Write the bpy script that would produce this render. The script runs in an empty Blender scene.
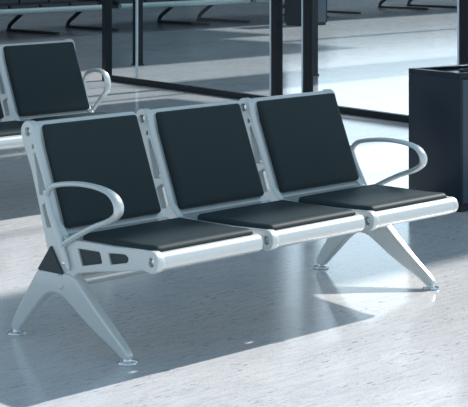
import bpy, bmesh, math, random
from mathutils import Vector, Matrix
random.seed(4)
C = bpy.context.scene.collection
sc = bpy.context.scene

# ------------------------------------------------------------------ materials
def new_mat(name):
    m = bpy.data.materials.new(name); m.use_nodes = True
    return m, m.node_tree.nodes, m.node_tree.links, m.node_tree.nodes['Principled BSDF']

def simple(name, col, rough=.5, metal=0., spec=.5, bump=0., bscale=200., var=0.):
    m, N, L, B = new_mat(name)
    B.inputs['Base Color'].default_value = (*col, 1)
    B.inputs['Roughness'].default_value = rough
    B.inputs['Metallic'].default_value = metal
    B.inputs['Specular IOR Level'].default_value = spec
    if bump or var:
        tc = N.new('ShaderNodeTexCoord')
        n = N.new('ShaderNodeTexNoise'); n.inputs['Scale'].default_value = bscale
        n.inputs['Detail'].default_value = 4
        L.new(tc.outputs['Object'], n.inputs['Vector'])
    if bump:
        b = N.new('ShaderNodeBump'); b.inputs['Strength'].default_value = bump
        b.inputs['Distance'].default_value = .001
        L.new(n.outputs['Fac'], b.inputs['Height']); L.new(b.outputs['Normal'], B.inputs['Normal'])
    if var:
        r = N.new('ShaderNodeMapRange'); r.inputs['To Min'].default_value = rough - var
        r.inputs['To Max'].default_value = rough + var
        L.new(n.outputs['Fac'], r.inputs['Value']); L.new(r.outputs['Result'], B.inputs['Roughness'])
    return m

M = {}
M['alu'] = simple('powder_coated_aluminium', (.66, .705, .70), .34, .35)
M['alu_shell'] = simple('silver_painted_steel', (.70, .735, .735), .25, .5)
M['chrome'] = simple('bright_chrome', (.85, .88, .9), .12, 1.)
M['pad'] = simple('black_leatherette', (.033, .048, .052), .5, 0, .07, .18, 900, .06)
M['insert'] = simple('dark_grey_plastic', (.03, .045, .052), .5)
M['rubber'] = simple('black_rubber', (.01, .012, .014), .6)
M['bin_dark'] = simple('navy_black_metal', (.010, .020, .034), .35, 0, .25, .03, 300)
M['bin_side'] = simple('blue_grey_metal', (.045, .08, .115), .35, .1, .5, .03, 300)
M['bin_top'] = simple('polished_dark_steel', (.30, .36, .42), .12, .9)
M['post'] = simple('black_anodised_frame', (.005, .010, .015), .4, 0, .2)
M['trim'] = simple('pale_aluminium_edge', (.50, .60, .66), .3, .6)
M['far_dark'] = simple('charcoal_bench_metal', (.02, .03, .036), .4, .2)
M['far_tube'] = simple('grey_green_steel', (.36, .47, .48), .4, .3)
M['wall'] = simple('dark_reflection_wall', (.05, .075, .09), .5)
M['blocker'] = simple('sun_blocker_grey', (.55, .58, .6), .7)  # for the added out-of-view sun blockers

def glass_mat():
    m, N, L, B = new_mat('tinted_window_glass')
    out = [n for n in N if n.type == 'OUTPUT_MATERIAL'][0]
    t = N.new('ShaderNodeBsdfTransparent'); t.inputs['Color'].default_value = (.87, .92, .94, 1)
    g = N.new('ShaderNodeBsdfGlossy'); g.inputs['Roughness'].default_value = .02
    f = N.new('ShaderNodeFresnel'); f.inputs['IOR'].default_value = 1.3
    mx = N.new('ShaderNodeMixShader')
    ge = N.new('ShaderNodeNewGeometry'); s1 = N.new('ShaderNodeMath'); s1.operation = 'SUBTRACT'; s1.inputs[0].default_value = 1.
    L.new(ge.outputs['Backfacing'], s1.inputs[1])           # only the entry face mirrors
    s2 = N.new('ShaderNodeMath'); s2.operation = 'MULTIPLY'; L.new(f.outputs[0], s2.inputs[0]); L.new(s1.outputs[0], s2.inputs[1])
    L.new(s2.outputs[0], mx.inputs[0]); L.new(t.outputs[0], mx.inputs[1]); L.new(g.outputs[0], mx.inputs[2])
    L.new(mx.outputs[0], out.inputs['Surface'])
    N.remove(B)
    return m
M['glass'] = glass_mat()

def floor_mat():
    m, N, L, B = new_mat('speckled_stone_floor')
    tc = N.new('ShaderNodeTexCoord')
    def mapping(scale, rot=0):
        mp = N.new('ShaderNodeMapping'); mp.inputs['Scale'].default_value = scale
        mp.inputs['Rotation'].default_value = (0, 0, rot)
        L.new(tc.outputs['Object'], mp.inputs['Vector']); return mp
    def noise(mp, sc_, det=5, ro=.6):
        n = N.new('ShaderNodeTexNoise'); n.inputs['Scale'].default_value = sc_
        n.inputs['Detail'].default_value = det; n.inputs['Roughness'].default_value = ro
        L.new(mp.outputs[0], n.inputs['Vector']); return n
    def ramp(src, stops):
        r = N.new('ShaderNodeValToRGB'); e = r.color_ramp.elements
        e[0].position, e[0].color = stops[0][0], (*stops[0][1], 1)
        e[1].position, e[1].color = stops[-1][0], (*stops[-1][1], 1)
        for p, c in stops[1:-1]:
            k = e.new(p); k.color = (*c, 1)
        L.new(src, r.inputs[0]); return r
    def mix(bt, fac, a, b):
        x = N.new('ShaderNodeMix'); x.data_type = 'RGBA'; x.blend_type = bt
        if isinstance(fac, float): x.inputs[0].default_value = fac
        else: L.new(fac, x.inputs[0])
        L.new(a, x.inputs[6])
        if isinstance(b, tuple): x.inputs[7].default_value = (*b, 1)
        else: L.new(b, x.inputs[7])
        return x.outputs[2]
    grain = noise(mapping((1.2, 9, 1)), 5., 8, .7)                # long soft grain along the planks
    base = ramp(grain.outputs['Fac'], [(.3, (.56, .56, .565)), (.5, (.69, .69, .69)), (.75, (.77, .77, .765))])
    cloud = noise(mapping((.6, 1.4, 1)), 1.3, 3)
    cr = ramp(cloud.outputs['Fac'], [(.3, (.86, .87, .9)), (.7, (1., 1., .99))])
    col = mix('MULTIPLY', 1., base.outputs[0], cr.outputs[0])
    fl = noise(mapping((9, 36, 1)), 2.2, 3, .6)                   # short dark pits
    fr = ramp(fl.outputs['Fac'], [(.57, (0, 0, 0)), (.67, (.8, .8, .8))])
    msk = noise(mapping((1.5, 4, 1)), 2., 2)
    mr = ramp(msk.outputs['Fac'], [(.40, (0, 0, 0)), (.60, (1, 1, 1))])
    pit = mix('MULTIPLY', 1., fr.outputs[0], mr.outputs[0])
    col = mix('MIX', pit, col, (.17, .18, .20))
    fl2 = noise(mapping((30, 60, 1)), 3., 2, .5)
    fr2 = ramp(fl2.outputs['Fac'], [(.58, (0, 0, 0)), (.68, (.8, .8, .8))])
    col = mix('MIX', fr2.outputs[0], col, (.36, .36, .38))
    # plank joints across the grain
    br = N.new('ShaderNodeTexBrick'); mp = mapping((1, 1, 1))
    L.new(mp.outputs[0], br.inputs['Vector'])
    br.inputs['Scale'].default_value = 1.; br.inputs['Brick Width'].default_value = 1.2
    br.inputs['Row Height'].default_value = .6; br.inputs['Mortar Size'].default_value = .0025
    br.inputs['Color1'].default_value = (1, 1, 1, 1); br.inputs['Color2'].default_value = (.955, .955, .96, 1)
    br.inputs['Mortar'].default_value = (.82, .83, .84, 1)
    col = mix('MULTIPLY', 1., col, br.outputs['Color'])
    L.new(col, B.inputs['Base Color'])
    rr = N.new('ShaderNodeMapRange'); rr.inputs['To Min'].default_value = .06; rr.inputs['To Max'].default_value = .24
    L.new(grain.outputs['Fac'], rr.inputs['Value']); L.new(rr.outputs[0], B.inputs['Roughness'])
    B.inputs['Specular IOR Level'].default_value = .5
    b = N.new('ShaderNodeBump'); b.inputs['Strength'].default_value = .05; b.inputs['Distance'].default_value = .0015
    L.new(grain.outputs['Fac'], b.inputs['Height']); L.new(b.outputs[0], B.inputs['Normal'])
    return m
M['floor'] = floor_mat()

# ------------------------------------------------------------------ helpers
def link(name, me, m, parent=None, off=(0, 0, 0), smooth=40):
    me.transform(Matrix.Translation(-Vector(off)))
    o = bpy.data.objects.new(name, me); C.objects.link(o)
    me.materials.clear(); me.materials.append(m)
    if smooth:
        for p in me.polygons: p.use_smooth = True
        me.set_sharp_from_angle(angle=math.radians(smooth))
    if parent: o.parent = parent
    return o

def from_bm(bm, name='m'):
    bmesh.ops.remove_doubles(bm, verts=bm.verts, dist=1e-6)
    bmesh.ops.recalc_face_normals(bm, faces=bm.faces)
    me = bpy.data.meshes.new(name); bm.to_mesh(me); bm.free(); return me

def box(bm, c, s, rz=0., bev=0.):
    b = bmesh.new(); bmesh.ops.create_cube(b, size=1)
    bmesh.ops.scale(b, vec=s, verts=b.verts)
    if bev: bmesh.ops.bevel(b, geom=b.edges[:], offset=bev, segments=2, affect='EDGES', profile=.5)
    bmesh.ops.transform(b, matrix=Matrix.Translation(c) @ Matrix.Rotation(rz, 4, 'Z'), verts=b.verts)
    me = bpy.data.meshes.new('t'); b.to_mesh(me); b.free(); bm.from_mesh(me); bpy.data.meshes.remove(me)

def lathe(bm, prof, mat, n=28):
    """profile [(r, h)] turned about local z, placed by matrix"""
    rings = []
    for r, h in prof:
        if r < 1e-6: rings.append([bm.verts.new(mat @ Vector((0, 0, h)))])
        else: rings.append([bm.verts.new(mat @ Vector((r*math.cos(2*math.pi*k/n), r*math.sin(2*math.pi*k/n), h))) for k in range(n)])
    for a, b in zip(rings, rings[1:]):
        for k in range(n):
            k2 = (k+1) % n
            if len(a) == 1: bm.faces.new((a[0], b[k], b[k2]))
            elif len(b) == 1: bm.faces.new((a[k], b[0], a[k2]))
            else: bm.faces.new((a[k], b[k], b[k2], a[k2]))

def spline(pts, per=8, closed=False):
    """Catmull-Rom through tuples of any length"""
    n = len(pts); out = []
    rng = range(n if closed else n-1)
    for i in rng:
        P = [pts[(i+k) % n] if closed else pts[min(max(i+k, 0), n-1)] for k in (-1, 0, 1, 2)]
        for j in range(per):
            t = j/per
            out.append(tuple(.5*((2*b)+(-a+c)*t+(2*a-5*b+4*c-d)*t*t+(-a+3*b-3*c+d)*t**3) for a, b, c, d in zip(*P)))
    if not closed: out.append(tuple(pts[-1]))
    return out

def plate(outer, holes, x, half, bev=.003):
    """flat plate in the y-z plane, bevelled, from a 2-D curve with holes"""
    cu = bpy.data.curves.new('c', 'CURVE'); cu.dimensions = '2D'; cu.fill_mode = 'BOTH'
    cu.extrude = half-bev; cu.bevel_depth = bev; cu.bevel_resolution = 2; cu.offset = -bev
    for poly in [outer]+list(holes):
        sp = cu.splines.new('POLY'); sp.points.add(len(poly)-1); sp.use_cyclic_u = True
        for p, q in zip(sp.points, poly): p.co = (q[0], q[1], 0, 1)
    o = bpy.data.objects.new('c', cu); C.objects.link(o)
    bpy.context.view_layer.update()
    me = bpy.data.meshes.new_from_object(o.evaluated_get(bpy.context.evaluated_depsgraph_get()))
    bpy.data.objects.remove(o); bpy.data.curves.remove(cu)
    # local (x,y,z) -> world (z, x, y)
    me.transform(Matrix(((0, 0, 1, x), (1, 0, 0, 0), (0, 1, 0, 0), (0, 0, 0, 1))))
    return me

def sweep(bm, path, closed=False, n=14):
    """path items (x, y, z, rx, rp): in the y-z plane mostly; rx radius across, rp in plane"""
    rings = []; m = len(path)
    for i, p in enumerate(path):
        a = path[(i-1) % m] if closed or i else path[0]; b = path[(i+1) % m] if closed or i < m-1 else path[-1]
        t = (Vector(b[:3])-Vector(a[:3])).normalized()
        ux = Vector((1, 0, 0)); ux = (ux - t*ux.dot(t)).normalized(); un = t.cross(ux)
        rings.append([bm.verts.new(Vector(p[:3])+ux*p[3]*math.cos(2*math.pi*k/n)+un*p[4]*math.sin(2*math.pi*k/n)) for k in range(n)])
    pr = list(zip(rings, rings[1:]))+([(rings[-1], rings[0])] if closed else [])
    for a, b in pr:
        for k in range(n): bm.faces.new((a[k], a[(k+1) % n], b[(k+1) % n], b[k]))
    if not closed:
        bm.faces.new(rings[0]); bm.faces.new(rings[-1])

def arc(cx, cy, r, a0, a1, n=10):
    return [(cx+r*math.cos(math.radians(a0+(a1-a0)*k/n)), cy+r*math.sin(math.radians(a0+(a1-a0)*k/n))) for k in range(n+1)]

def rounded(poly, r, n=4):
    out = []; m = len(poly)
    for i, p in enumerate(poly):
        p = Vector(p); a = Vector(poly[i-1]); b = Vector(poly[(i+1) % m])
        ra = r[i] if isinstance(r, (list, tuple)) else r
        da, db = (a-p), (b-p)
        d = min(ra, da.length*.45, db.length*.45)
        A = p+da.normalized()*d; B = p+db.normalized()*d
        for k in range(n+1):
            t = k/n; out.append(tuple(A*(1-t)**2+p*2*t*(1-t)+B*t*t))
    return out

def tag(o, label=None, cat=None, group=None, kind=None):
    if label: o['label'] = label
    if cat: o['category'] = cat
    if group: o['group'] = group
    if kind: o['kind'] = kind
    return o
def empty(name, loc, rz=0.):
    o = bpy.data.objects.new(name, None); o.empty_display_size = .1; C.objects.link(o)
    o.location = loc; o.rotation_euler = (0, 0, rz); return o
def copy_tree(o, parent=None):
    c = o.copy(); C.objects.link(c)
    if parent: c.parent = parent
    for ch in list(o.children): copy_tree(ch, c)
    return c

# ------------------------------------------------------------------ waiting bench (origin: floor, middle of its length)
OFF = (.9, -.33, 0)
NOSE = (-.791, .392); TOP = (-.086, .802); ROLL = .036
BU = Vector((.371, .9286)); BN = Vector((-.9286, .371)); B0 = Vector((-.271, .412))
XB = [0., .6, 1.2, 1.738]

def shell_profile():
    t = .006
    front = []
    # outside skin: round the nose tube, along the seat, up the back, round the top tube
    front += arc(NOSE[0], NOSE[1], ROLL, -200, 90, 22)[::1]
    front = [(y, z) for y, z in front]
    # arc drawn from under/back of the nose round the front to the top
    nose = [(NOSE[0]+ROLL*math.cos(math.radians(a)), NOSE[1]+ROLL*math.sin(math.radians(a))) for a in range(330, 89, -12)]
    seat = [(-.76, .4265), (-.6, .418), (-.36, .4145)]
    bend = [(-.312, .417), (-.284, .427)]
    back = [tuple(B0+BU*s) for s in (.04, .2, .36)]
    aT = math.degrees(math.atan2(BN.y, BN.x))            # front normal
    top = [(TOP[0]+ROLL*math.cos(math.radians(a)), TOP[1]+ROLL*math.sin(math.radians(a))) for a in range(int(aT), int(aT)-241, -12)]
    out = nose+seat+bend+back+top
    # inner skin
    topi = [(TOP[0]+(ROLL-t)*math.cos(math.radians(a)), TOP[1]+(ROLL-t)*math.sin(math.radians(a))) for a in range(int(aT)-240, int(aT)+1, 12)]
    backi = [tuple(B0+BU*s-BN*t) for s in (.36, .2, .04)]
    bendi = [(-.279, .424), (-.309, .4105)]
    seati = [(-.36, .4085), (-.6, .412), (-.76, .4205)]
    nosei = [(NOSE[0]+(ROLL-t)*math.cos(math.radians(a)), NOSE[1]+(ROLL-t)*math.sin(math.radians(a))) for a in range(90, 331, 12)]
    return out+topi+backi+bendi+seati+nosei, len(out)

def make_shell(x0, x1, xn, xb):
    """seat sheet from x0 to x1, back sheet only to xb"""
    poly, n_out = shell_profile()
    bm = bmesh.new()
    h = len(poly)//2
    k0 = max(i for i in range(h) if poly[i][0] < -.30 and poly[i][1] < .43)      # split in the bend
    k1 = 2*h-1-k0
    kn = min(i for i in range(h) if poly[i][0] > -.77 and poly[i][1] > .42)
    shell_strip(bm, poly[:kn+1]+poly[2*h-1-kn:], x0, xn)
    shell_strip(bm, poly[kn:k0+2]+poly[k1-1:2*h-kn], x0, x1)
    if x1-x0 < .56:
        box(bm, (x1-.003, -.545, .398), (.005, .40, .034), 0, .001)      # turned-down edge
    shell_strip(bm, poly[k0+1:k1], x0, xb)
    me = bpy.data.meshes.new('m'); bmesh.ops.recalc_face_normals(bm, faces=bm.faces); bm.to_mesh(me); bm.free(); return me

def shell_strip(bm, poly, x0, x1):
    n = len(poly)
    xs = [x0, x0+.003, x1-.003, x1]
    rings = [[bm.verts.new((x, y, z)) for y, z in poly] for x in xs]
    for a, b in zip(rings, rings[1:]):
        for k in range(n): bm.faces.new((a[k], a[(k+1) % n], b[(k+1) % n], b[k]))
    # close both ends by quads between the two skins
    for r in (rings[0], rings[-1]):
        k, j = 0, n-1
        while j-k > 1:
            if j-k == 2: bm.faces.new((r[k], r[k+1], r[j])); break
            bm.faces.new((r[k], r[k+1], r[j-1], r[j])); k += 1; j -= 1

def pad_mesh(w, l, t, place, rc=.03, seam=.0):
    """cushion w x l, thickness t, rounded corners, crowned top, placed by function (u,v,h)->xyz; with a stitched seam"""
    nu, nv = 44, 36
    bm = bmesh.new()
    def sd(u, v):     # inside distance to the rounded rectangle border
        qx, qy = abs(u)-w/2+rc, abs(v)-l/2+rc
        return -(math.hypot(max(qx, 0), max(qy, 0))+min(max(qx, qy), 0)-rc)
    def warp(a, half):
        return math.copysign(half*(1-(1-abs(a))**1.9), a)
    top = {}; bot = {}
    for i in range(nu+1):
        for j in range(nv+1):
            u = warp(-1+2*i/nu, w/2); v = warp(-1+2*j/nv, l/2)
            qx, qy = abs(u)-w/2+rc, abs(v)-l/2+rc
            if qx > 0 and qy > 0:                      # squash the square corner onto the arc
                m = max(qx, qy)/math.hypot(qx, qy)
                u = math.copysign(w/2-rc+qx*m, u); v = math.copysign(l/2-rc+qy*m, v)
            d = max(sd(u, v), 0)
            e = min(d/.022, 1)
            h = t*(.42+.58*math.sqrt(max(0, 1-(1-e)**2)))
            h += .004*(1-(2*u/w)**2)*(1-(2*v/l)**2)
            if seam: h -= .0022*math.exp(-((d-seam)/.0035)**2)
            top[i, j] = bm.verts.new(place(u, v, h)); bot[i, j] = bm.verts.new(place(u, v, 0))
    for i in range(nu):
        for j in range(nv):
            bm.faces.new((top[i, j], top[i+1, j], top[i+1, j+1], top[i, j+1]))
            bm.faces.new((bot[i, j], bot[i, j+1], bot[i+1, j+1], bot[i+1, j]))
    for i in range(nu):
        for j in (0, nv): bm.faces.new((top[i, j], bot[i, j], bot[i+1, j], top[i+1, j]))
    for j in range(nv):
        for i in (0, nu): bm.faces.new((top[i, j], top[i, j+1], bot[i, j+1], bot[i, j]))
    return from_bm(bm)

def circle(c, r, n=20):
    return [(c[0]+r*math.cos(2*math.pi*k/n), c[1]+r*math.sin(2*math.pi*k/n)) for k in range(n)]

def bracket_outline(end=False):
    R = .041; RN = .0345 if end else .041
    p = arc(TOP[0], TOP[1], R, -28, 150, 12)                       # round the top hole, rear to front
    p += [tuple(B0+BU*s+BN*.006) for s in (.385, .3, .2, .1, .06)]
    p += [(-.300, .424), (-.362, .4205), (-.45, .421), (-.6, .4235), (-.74, .430)]
    if end: p = p[:-1]+[(-.74, .427)]
    p += arc(NOSE[0], NOSE[1], RN, 75, 290, 14)
    p += [(-.74, .358), (-.65, .340), (-.50, .316), (-.39, .295), (-.335, .262)]
    p += arc(-.292, .250, .034, 200, 330, 7)
    p += [(-.238, .290), (-.203, .375), (-.158, .52), (-.110, .655), (-.066, .745)]
    return p

def bracket_holes():
    q = lambda s, n: tuple(B0+BU*s-BN*n)
    slot = rounded([q(.345, .014), q(.335, .024), q(.185, .047), q(.172, .006), q(.25, .006)], .008)
    low = rounded([q(.148, .005), q(.140, .047), q(.055, .050), q(.050, .005)], .008)
    s = rounded([q(.378, .014), q(.372, .024), q(.360, .026), q(.360, .012)], .005)
    w1 = rounded([(-.384, .388), (-.512, .392), (-.526, .352), (-.410, .326)], .008)
    w2 = rounded([(-.556, .394), (-.652, .402), (-.672, .392), (-.665, .374), (-.572, .354)], .008)
    return slot, low, s, w1, w2

def make_bracket(parent, x):
    slot, low, s, w1, w2 = bracket_holes()
    holes = [circle(NOSE, .0165), circle(TOP, .0165), slot, low, s, w1, w2]
    o = link('side_bracket', plate(bracket_outline(x > 1.5), holes, x, .017, .004), M['alu'], parent, OFF)
    for w in (w1, w2):
        c = Vector((sum(p[0] for p in w)/len(w), sum(p[1] for p in w)/len(w)))
        big = [tuple(c+(Vector(p)-c)*1.02) for p in w]
        tag(link('side_insert', plate(big, [], x, .007, .001), M['insert'], o, OFF), 'dark grey plastic infill panel')
    for c in (NOSE, TOP):
        bm = bmesh.new()
        mt = Matrix.Translation((x+.003, c[0], c[1])) @ Matrix.Rotation(math.radians(-90), 4, 'Y')
        lathe(bm, [(0, -.012), (.0175, -.012), (.0175, -.008), (.0125, -.006), (.0125, .004), (.010, .007), (0, .0075)], mt, 24)
        tag(link('end_cap', from_bm(bm), M['chrome'], o, OFF), 'bright chrome cap')
    return o

def make_armrest(parent, x):
    pts = [(-.218, .572, .012, .011), (-.232, .596, .012, .011), (-.272, .616, .013, .010), (-.385, .633, .015, .010), (-.495, .634, .017, .010),
           (-.580, .620, .021, .010), (-.622, .590, .024, .011), (-.626, .550, .023, .012), (-.580, .517, .020, .012),
           (-.499, .487, .015, .011), (-.414, .449, .013, .011), (-.344, .413, .012, .011), (-.297, .385, .011, .010)]
    if x > .9: pts = [(y+.012, z, a, b) for y, z, a, b in pts]
    bm = bmesh.new()
    sgn = -1 if x < .9 else 1
    ax = x-.026 if sgn < 0 else x+.036
    path = [(ax, y, z, rx, rp) for y, z, rx, rp in spline(pts, 6)]
    sweep(bm, path)
    post = [(-.208, .590, .011, .008), (-.214, .565, .012, .012), (-.242, .500, .012, .014), (-.290, .412, .012, .016), (-.322, .345, .012, .017), (-.336, .316, .011, .014), (-.342, .303, .008, .007)]
    if x > .9: post = [(y+.012, z, a, b) for y, z, a, b in post]
    sweep(bm, [(ax, y, z, rx, rp) for y, z, rx, rp in spline(post, 5)])
    o = link('armrest', from_bm(bm), M['alu'], parent, OFF)
    bm = bmesh.new()
    mt = Matrix.Translation((ax+sgn*.011, -.330 if x < .9 else -.318, .328)) @ Matrix.Rotation(sgn*math.radians(90), 4, 'Y')
    lathe(bm, [(0, -.006), (.0085, -.006), (.0085, .002), (.006, .004), (0, .0045)], mt, 16)
    link('bolt', from_bm(bm), M['chrome'], o, OFF)
    return o

def make_leg(parent, x):
    outer = [(-.152, .276), (-.105, .214), (-.050, .143), (.0, .073), (.020, .036), (.016, .016), (-.020, .014), (-.036, .030),
             (-.095, .088), (-.170, .162), (-.210, .192), (-.255, .203), (-.300, .196), (-.345, .170), (-.42, .124), (-.50, .081), (-.585, .041), (-.628, .014),
             (-.662, .014), (-.668, .034), (-.645, .058), (-.560, .122), (-.47, .196), (-.402, .256), (-.380, .276), (-.34, .288), (-.25, .284), (-.18, .282)]
    outer = rounded(outer, .02, 3)
    body = plate(outer, [], x, .024, .009)
    # pinch the limbs towards the feet
    for v in body.vertices:
        k = .62+.38*min(max((v.co.z-.02)/.22, 0), 1)
        v.co.x = x+(v.co.x-x)*k
    o = link('leg', body, M['alu'], parent, OFF, 60)
    for y in (0.0, -.648):
        bm = bmesh.new(); mt = Matrix.Translation((x, y, 0))
        lathe(bm, [(0, 0), (.034, 0), (.037, .003), (.034, .008), (.016, .0125), (.012, .024), (0, .024)], mt, 28)
        tag(link('foot_glide', from_bm(bm), M['chrome'], o, OFF), 'round chrome foot')
    tri = rounded([(-.236, .380), (-.158, .280), (-.312, .280)], .004, 2)
    sgn = -1 if x < .9 else 1
    tag(link('cover_plate', plate(tri, [], x+sgn*.012, .014, .002), M['insert'], o, OFF), 'dark triangular cover')
    bm = bmesh.new()
    mt = Matrix.Translation((x, -.292, .250)) @ Matrix.Rotation(math.radians(90), 4, 'Y')
    lathe(bm, [(0, -.028), (.024, -.028), (.028, -.024), (.028, .024), (.024, .028), (0, .028)], mt, 28)
    link('beam_clamp', from_bm(bm), M['alu'], o, OFF)
    return o

def make_bench():
    root = empty('waiting_bench', OFF)
    for x in XB: make_bracket(root, x)
    bm = bmesh.new()
    mt = Matrix.Translation((0, -.305, .248)) @ Matrix.Rotation(math.radians(90), 4, 'Y')
    lathe(bm, [(0, -.004), (.022, -.004), (.025, 0), (.025, 1.79), (.022, 1.794), (0, 1.794)], mt, 28)
    link('support_beam', from_bm(bm), M['alu_shell'], root, OFF)
    for i in range(3):
        a, b = XB[i]+.0175, XB[i+1]-.0175
        link('seat_shell', make_shell(a, XB[i]+.538 if i < 2 else b, XB[i]+.530 if i < 2 else b, XB[i]+(.528, .528, .550)[i]), M['alu_shell'], root, OFF, 35)
        cx = XB[i]+.259
        def pl(u, v, h, cx=cx):
            y = -.592+v; z = .4165+h+.006*max(0, (-y-.70)/.1)
            if y < -.77: z -= (-.77-y)**2*6
            return (cx+u, y, z)
        link('seat_pad', pad_mesh(.512, .418, .028, pl, .020, .035), M['pad'], root, OFF, 50)
        def pb(u, v, h, cx=XB[i]+(.274 if i < 2 else .287)):
            q = B0+BU*(.236+v)+BN*(.0005+h); return (cx+u, q.x, q.y)
        link('back_pad', pad_mesh(.488 if i < 2 else .508, .412, .030, pb, .013, 0), M['pad'], root, OFF, 50)
    make_armrest(root, XB[0]); make_armrest(root, XB[3])
    make_leg(root, 0.0); make_leg(root, 1.790)
    # domed end of the front and top rolls on the open end
    return root

bench = make_bench()
tag(bench, 'silver three-seat waiting bench with black pads, standing whole in the foreground', 'bench', 'silver waiting benches with black pads')
b2 = copy_tree(bench)
for ch in b2.children:
    if ch.name.startswith('armrest') and ch.data.vertices[0].co.x > 0:
        ch.data = ch.data.copy()                      # this arm is a short, upright loop
        for v in ch.data.vertices:
            v.co.y = .16+(v.co.y-.16)*.5; v.co.z += .035*max(0, (v.co.z-.35)/.28)
        for g in ch.children: g.location.y = .0
b2.location = (OFF[0]+.86, OFF[1]+2.91, 0); b2.scale = (1.05, 1.05, 1.05)
tag(b2, 'silver bench with black pads behind the foreground one, cut by left edge', 'bench', 'silver waiting benches with black pads')

# ------------------------------------------------------------------ litter bins
def make_bin():
    root = empty('litter_bin', (3.45, .45, 0), -.152)
    w, d, h = .50, .42, .77                                  # corner at the origin, +x right, +y away
    bm = bmesh.new(); box(bm, (w/2, d/2, .02), (w-.03, d-.03, .04)); link('plinth', from_bm(bm), M['rubber'], root, smooth=0)
    bm = bmesh.new()
    box(bm, (.012, d/2, .04+(h-.07)/2), (.024, d, h-.07), 0, .002)
    box(bm, (w-.012, d/2, .04+(h-.07)/2), (.024, d, h-.07), 0, .002)
    box(bm, (w/2, d-.012, .04+(h-.07)/2), (w-.048, .024, h-.07), 0, .002)
    link('body', from_bm(bm), M['bin_dark'], root)
    bm = bmesh.new(); box(bm, (w/2, .012, .04+(h-.07)/2), (w-.05, .02, h-.08), 0, .003)
    dr = tag(link('door', from_bm(bm), M['bin_side'], root), 'paler blue-grey door panel')
    bm = bmesh.new(); box(bm, (w-.07, -.006, .45), (.012, .016, .12), 0, .003); link('handle', from_bm(bm), M['bin_dark'], dr)
    bm = bmesh.new()                                          # lid with a raised rim round an opening
    for c, s in (((w/2, .02, h-.015), (w, .04, .03)), ((w/2, d-.02, h-.015), (w, .04, .03)),
                 ((.02, d/2, h-.015), (.04, d-.08, .03)), ((w-.02, d/2, h-.015), (.04, d-.08, .03))):
        box(bm, c, s, 0, .002)
    lid = link('lid_rim', from_bm(bm), M['bin_dark'], root)
    bm = bmesh.new(); box(bm, (w/2, d/2, h-.022), (w-.08, d-.08, .008)); tag(link('tray', from_bm(bm), M['bin_top'], lid, smooth=0), 'polished grey top tray')
    bm = bmesh.new(); lathe(bm, [(.07, 0), (.085, 0), (.085, .012), (.07, .012), (.07, 0)], Matrix.Translation((w/2+.05, d/2-.02, h-.018)), 28)
    tag(link('ash_bowl', from_bm(bm), M['bin_dark'], lid), 'round black bowl')
    return root
bn = make_bin()
tag(bn, 'dark navy square litter bin beside the right end of the front bench', 'bin', 'dark square litter bins')
bn2 = copy_tree(bn); bn2.location = (15.0, 12.15, 0)
tag(bn2, 'small distant dark litter bin beyond the glass, partly hidden by black posts', 'bin', 'dark square litter bins')

# ------------------------------------------------------------------ glass partition
A = Vector((7.237, 7.752)); D = Vector((-.1508, -.9886))   # runs towards the right front
ANG = math.atan2(D.y, D.x)
def wall_box(bm, t0, t1, z0, z1, thick, side=0., bev=0.):
    m_ = A+D*(t0+t1)/2; nrm = Vector((-D.y, D.x))
    box(bm, (m_.x+nrm.x*side, m_.y+nrm.y*side, (z0+z1)/2), (t1-t0, thick, z1-z0), ANG, bev)
H = 2.9
def pane_unit(name, t0, t1):
    bm = bmesh.new()
    wall_box(bm, t0, t1, .0, .055, .06, 0, .004)
    wall_box(bm, t0, t1, H-.06, H, .06, 0, .004)
    fr = tag(link(name, from_bm(bm), M['post'], smooth=0), kind='structure')
    bm = bmesh.new(); wall_box(bm, t0, t1, .055, H-.06, .010)
    link('glass', from_bm(bm), M['glass'], fr, smooth=0)
    return fr
w1 = pane_unit('window_1', .075, 2.735)
w2 = pane_unit('window_2', 2.83, 3.180)
w3 = pane_unit('window_3', 3.25, 5.08)
w4 = pane_unit('window_4', 5.18, 8.2)
# thin meeting edge inside the first pane
bm = bmesh.new(); wall_box(bm, .565, .59, .055, H-.06, .016); tag(link('glass_edge', from_bm(bm), M['trim'], w1, smooth=0), 'pale glass joint')
for i, (t0, t1, e) in enumerate(((0, .075, 0), (2.735, 2.83, .022), (3.180, 3.25, .02), (5.08, 5.18, .02))):
    bm = bmesh.new(); wall_box(bm, t0+e, t1, 0, H, .075, 0, .003)
    o = tag(link('trim_%d' % (i+1), from_bm(bm), M['post'], smooth=0), kind='structure')
    if e:
        bm = bmesh.new(); wall_box(bm, t0, t0+e, 0, H, .075, 0); tag(link('edge_strip', from_bm(bm), M['trim'], o, smooth=0), 'pale metal strip')
# free posts further back
def far_post(loc, label):
    r = empty('steel_post', loc, -.152)
    bm = bmesh.new(); box(bm, (0, 0, 1.5), (.085, .085, 3.0), 0, .004); link('shaft', from_bm(bm), M['post'], r, smooth=0)
    bm = bmesh.new(); box(bm, (0, 0, .008), (.1, .1, .016), 0, .002); link('base_plate', from_bm(bm), M['post'], r, smooth=0)
    return tag(r, label, 'post', 'free steel posts behind the glass')
far_post((8.66, 8.83, 0), 'black square steel post behind the left glass pane, nearer the corner of the partition')
far_post((9.07, 6.60, 0), 'black square steel post right behind the narrow glass pane, overlapping the distant bin')

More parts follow.
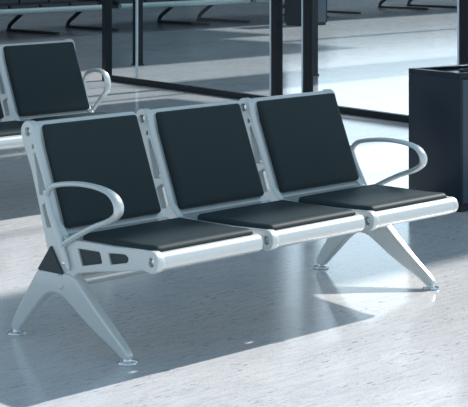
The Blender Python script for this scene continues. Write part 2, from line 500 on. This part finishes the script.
# ------------------------------------------------------------------ distant back-to-back benches
def make_far(x0=0):
    r = empty('steel_bench', (0, 0, 0))
    L_ = 2.6
    bm = bmesh.new(); mt = Matrix.Translation((0, -.95, .385)) @ Matrix.Rotation(math.radians(90), 4, 'Y')
    lathe(bm, [(0, 0), (.038, 0), (.042, .004), (.042, L_-.004), (.038, L_), (0, L_)], mt, 20)
    tag(link('front_rail', from_bm(bm), M['far_tube'], r), 'pale grey-green rail')
    for sgn in (-1, 1):
        for k in range(5):
            cx = .26+k*.52
            def pl(u, v, h, cx=cx, sgn=sgn): return (cx+u, sgn*.70+v, .425+h)
            link('seat', pad_mesh(.49, .42, .045, pl, .03, 0), M['far_dark'], r)
            def pb(u, v, h, cx=cx, sgn=sgn): return (cx+u, sgn*(.46-.30*(v+.2)-h), .66+v)
            link('backrest', pad_mesh(.49, .40, .03, pb, .03, 0), M['far_dark'], r)
    bm = bmesh.new(); box(bm, (L_/2, 0, .33), (L_, .08, .06), 0, .005)
    box(bm, (L_/2, -.5, .40), (L_, .9, .02)); box(bm, (L_/2, .5, .40), (L_, .9, .02))
    link('underframe', from_bm(bm), M['far_dark'], r)
    for x in (.40, 2.25):
        bm = bmesh.new()
        sweep(bm, [(x, y, z, .028, .030) for y, z in spline([(.66, .035), (.62, .10), (.40, .24), (.22, .36)], 5)])
        lg = link('leg', from_bm(bm), M['far_dark'], r)
        bm = bmesh.new(); box(bm, (x, .12, .018), (.07, 1.12, .036), 0, .008); link('base_bar', from_bm(bm), M['far_dark'], lg)
    return r
fb = make_far(); fb.location = (8.95, 13.72, 0)
tag(fb, 'distant dark back-to-back bench with pale rail, first from the left', 'bench', 'distant dark benches beyond the glass')
for x, lb in ((11.9, 'distant dark bench with pale rail, second from left, behind the left glass pane'),
              (14.62, 'distant dark bench, third from left, whose bent legs stand left of the far bin'),
              (17.72, 'distant dark bench right of the far bin, its leg just beyond the bin'),
              (20.4, 'distant dark bench near the top right corner, behind the wide glass pane')):
    c = copy_tree(fb); c.location = (x, 13.72 if x < 17 else 14.1, 0)
    tag(c, lb, 'bench', 'distant dark benches beyond the glass')

# ------------------------------------------------------------------ floor, added sun blockers, added reflection wall
bm = bmesh.new(); box(bm, (14, 8, -.05), (64, 44, .1))
fl = tag(link('floor', from_bm(bm), M['floor'], smooth=0), kind='structure')

SX = 1.46; ZC = 7.0                      # sunlight shifts 1.46 m to -x for each metre it falls
def shade_panels(shades, ZC=7.0):  # out-of-view blockers added to cast the floor's shade bands
    """unseen solid panels shaped to block the sun. shades: floor rectangles they shade"""
    for k, (x0, x1, y0, y1) in enumerate(shades):
        bm = bmesh.new()
        box(bm, ((x0+x1)/2+SX*ZC, (y0+y1)/2, ZC), (x1-x0, y1-y0, .12))
        tag(link('sun_blocker', from_bm(bm), M['blocker'], smooth=0), kind='structure')
shade_panels([
    (-8, 30, -.48, .46),
    (-8, 30, 1.54, 1.59),
    (-8, 1.12, -.755, -.48),  # added to keep sun off the seat pads
    (-8, 2.3, 2.45, 2.72),
    (-8, 1.5, 2.0, 2.5),
    (7.0, 30, 5.75, 6.95),
    (8, 40, 9.9, 10.05),
])
shade_panels([(-8, 6.4, 2.7, 5.95), (-2, 7.3, 6.11, 6.17), (-6, 4, 8.5, 12.5)], 3.5)
shade_panels([(4, 12.2, 8.5, 10.9), (4, 13.3, 10.9, 12.5)], 8.)
shade_panels([(-8, 40, 12.5, 24)], 9.)
# unseen stepped wall, added so the left and far floor reflects dark
bm = bmesh.new(); box(bm, (39, 24.5, 1.2), (22, .2, 2.4)); box(bm, (12.9, 24.5, 4.75), (30, .2, 9.5)); tag(link('reflection_wall', from_bm(bm), M['wall'], smooth=0), kind='structure')

# ------------------------------------------------------------------ light
sun = bpy.data.lights.new('sun', 'SUN'); sun.energy = 6.4; sun.angle = math.radians(.9); sun.color = (1., .955, .915)
so = bpy.data.objects.new('sun', sun); C.objects.link(so)
so.rotation_euler = Vector((-SX, .02, -1)).to_track_quat('-Z', 'Y').to_euler()
w = bpy.data.worlds.new('w'); sc.world = w; w.use_nodes = True
N, L = w.node_tree.nodes, w.node_tree.links
bg = N['Background']
tc = N.new('ShaderNodeTexCoord'); sp = N.new('ShaderNodeSeparateXYZ'); L.new(tc.outputs['Generated'], sp.inputs[0])
r = N.new('ShaderNodeValToRGB'); L.new(sp.outputs['Z'], r.inputs[0])
e = r.color_ramp.elements
e[0].position = 0.; e[0].color = (.85, .98, 1.1, 1)
e[1].position = .9; e[1].color = (.24, .40, .54, 1)
k = e.new(.32); k.color = (.55, .72, .86, 1)
# glow added low in the sky to brighten floor reflections and tube highlights
dt = N.new('ShaderNodeVectorMath'); dt.operation = 'DOT_PRODUCT'; L.new(tc.outputs['Generated'], dt.inputs[0])
dt.inputs[1].default_value = Vector((.745, .667, .16)).normalized()
mr = N.new('ShaderNodeMapRange'); mr.interpolation_type = 'SMOOTHSTEP'; L.new(dt.outputs['Value'], mr.inputs['Value'])
mr.inputs['From Min'].default_value = .93; mr.inputs['From Max'].default_value = .985
ad = N.new('ShaderNodeMix'); ad.data_type = 'RGBA'; ad.blend_type = 'ADD'; L.new(mr.outputs[0], ad.inputs[0])
L.new(r.outputs[0], ad.inputs[6]); ad.inputs[7].default_value = (1.65, 1.78, 1.88, 1)
L.new(ad.outputs[2], bg.inputs['Color']); bg.inputs['Strength'].default_value = .9


# ------------------------------------------------------------------ camera
cam = bpy.data.cameras.new('camera'); co = bpy.data.objects.new('camera', cam); C.objects.link(co)
F_, CY, YAW = 1728.6, -82.4, .793
co.location = (-4.23, -5.361, 1.632); co.rotation_euler = (math.pi/2, 0, -YAW)
cam.sensor_width = 36; cam.lens = F_/468*36
cam.shift_y = (CY-203.5)/468
cam.clip_end = 200
sc.camera = co
sc.view_settings.view_transform = 'Standard'; sc.view_settings.look = 'None'
sc.view_settings.gamma = 1; sc.view_settings.use_curve_mapping = False
sc.view_settings.exposure = 0.
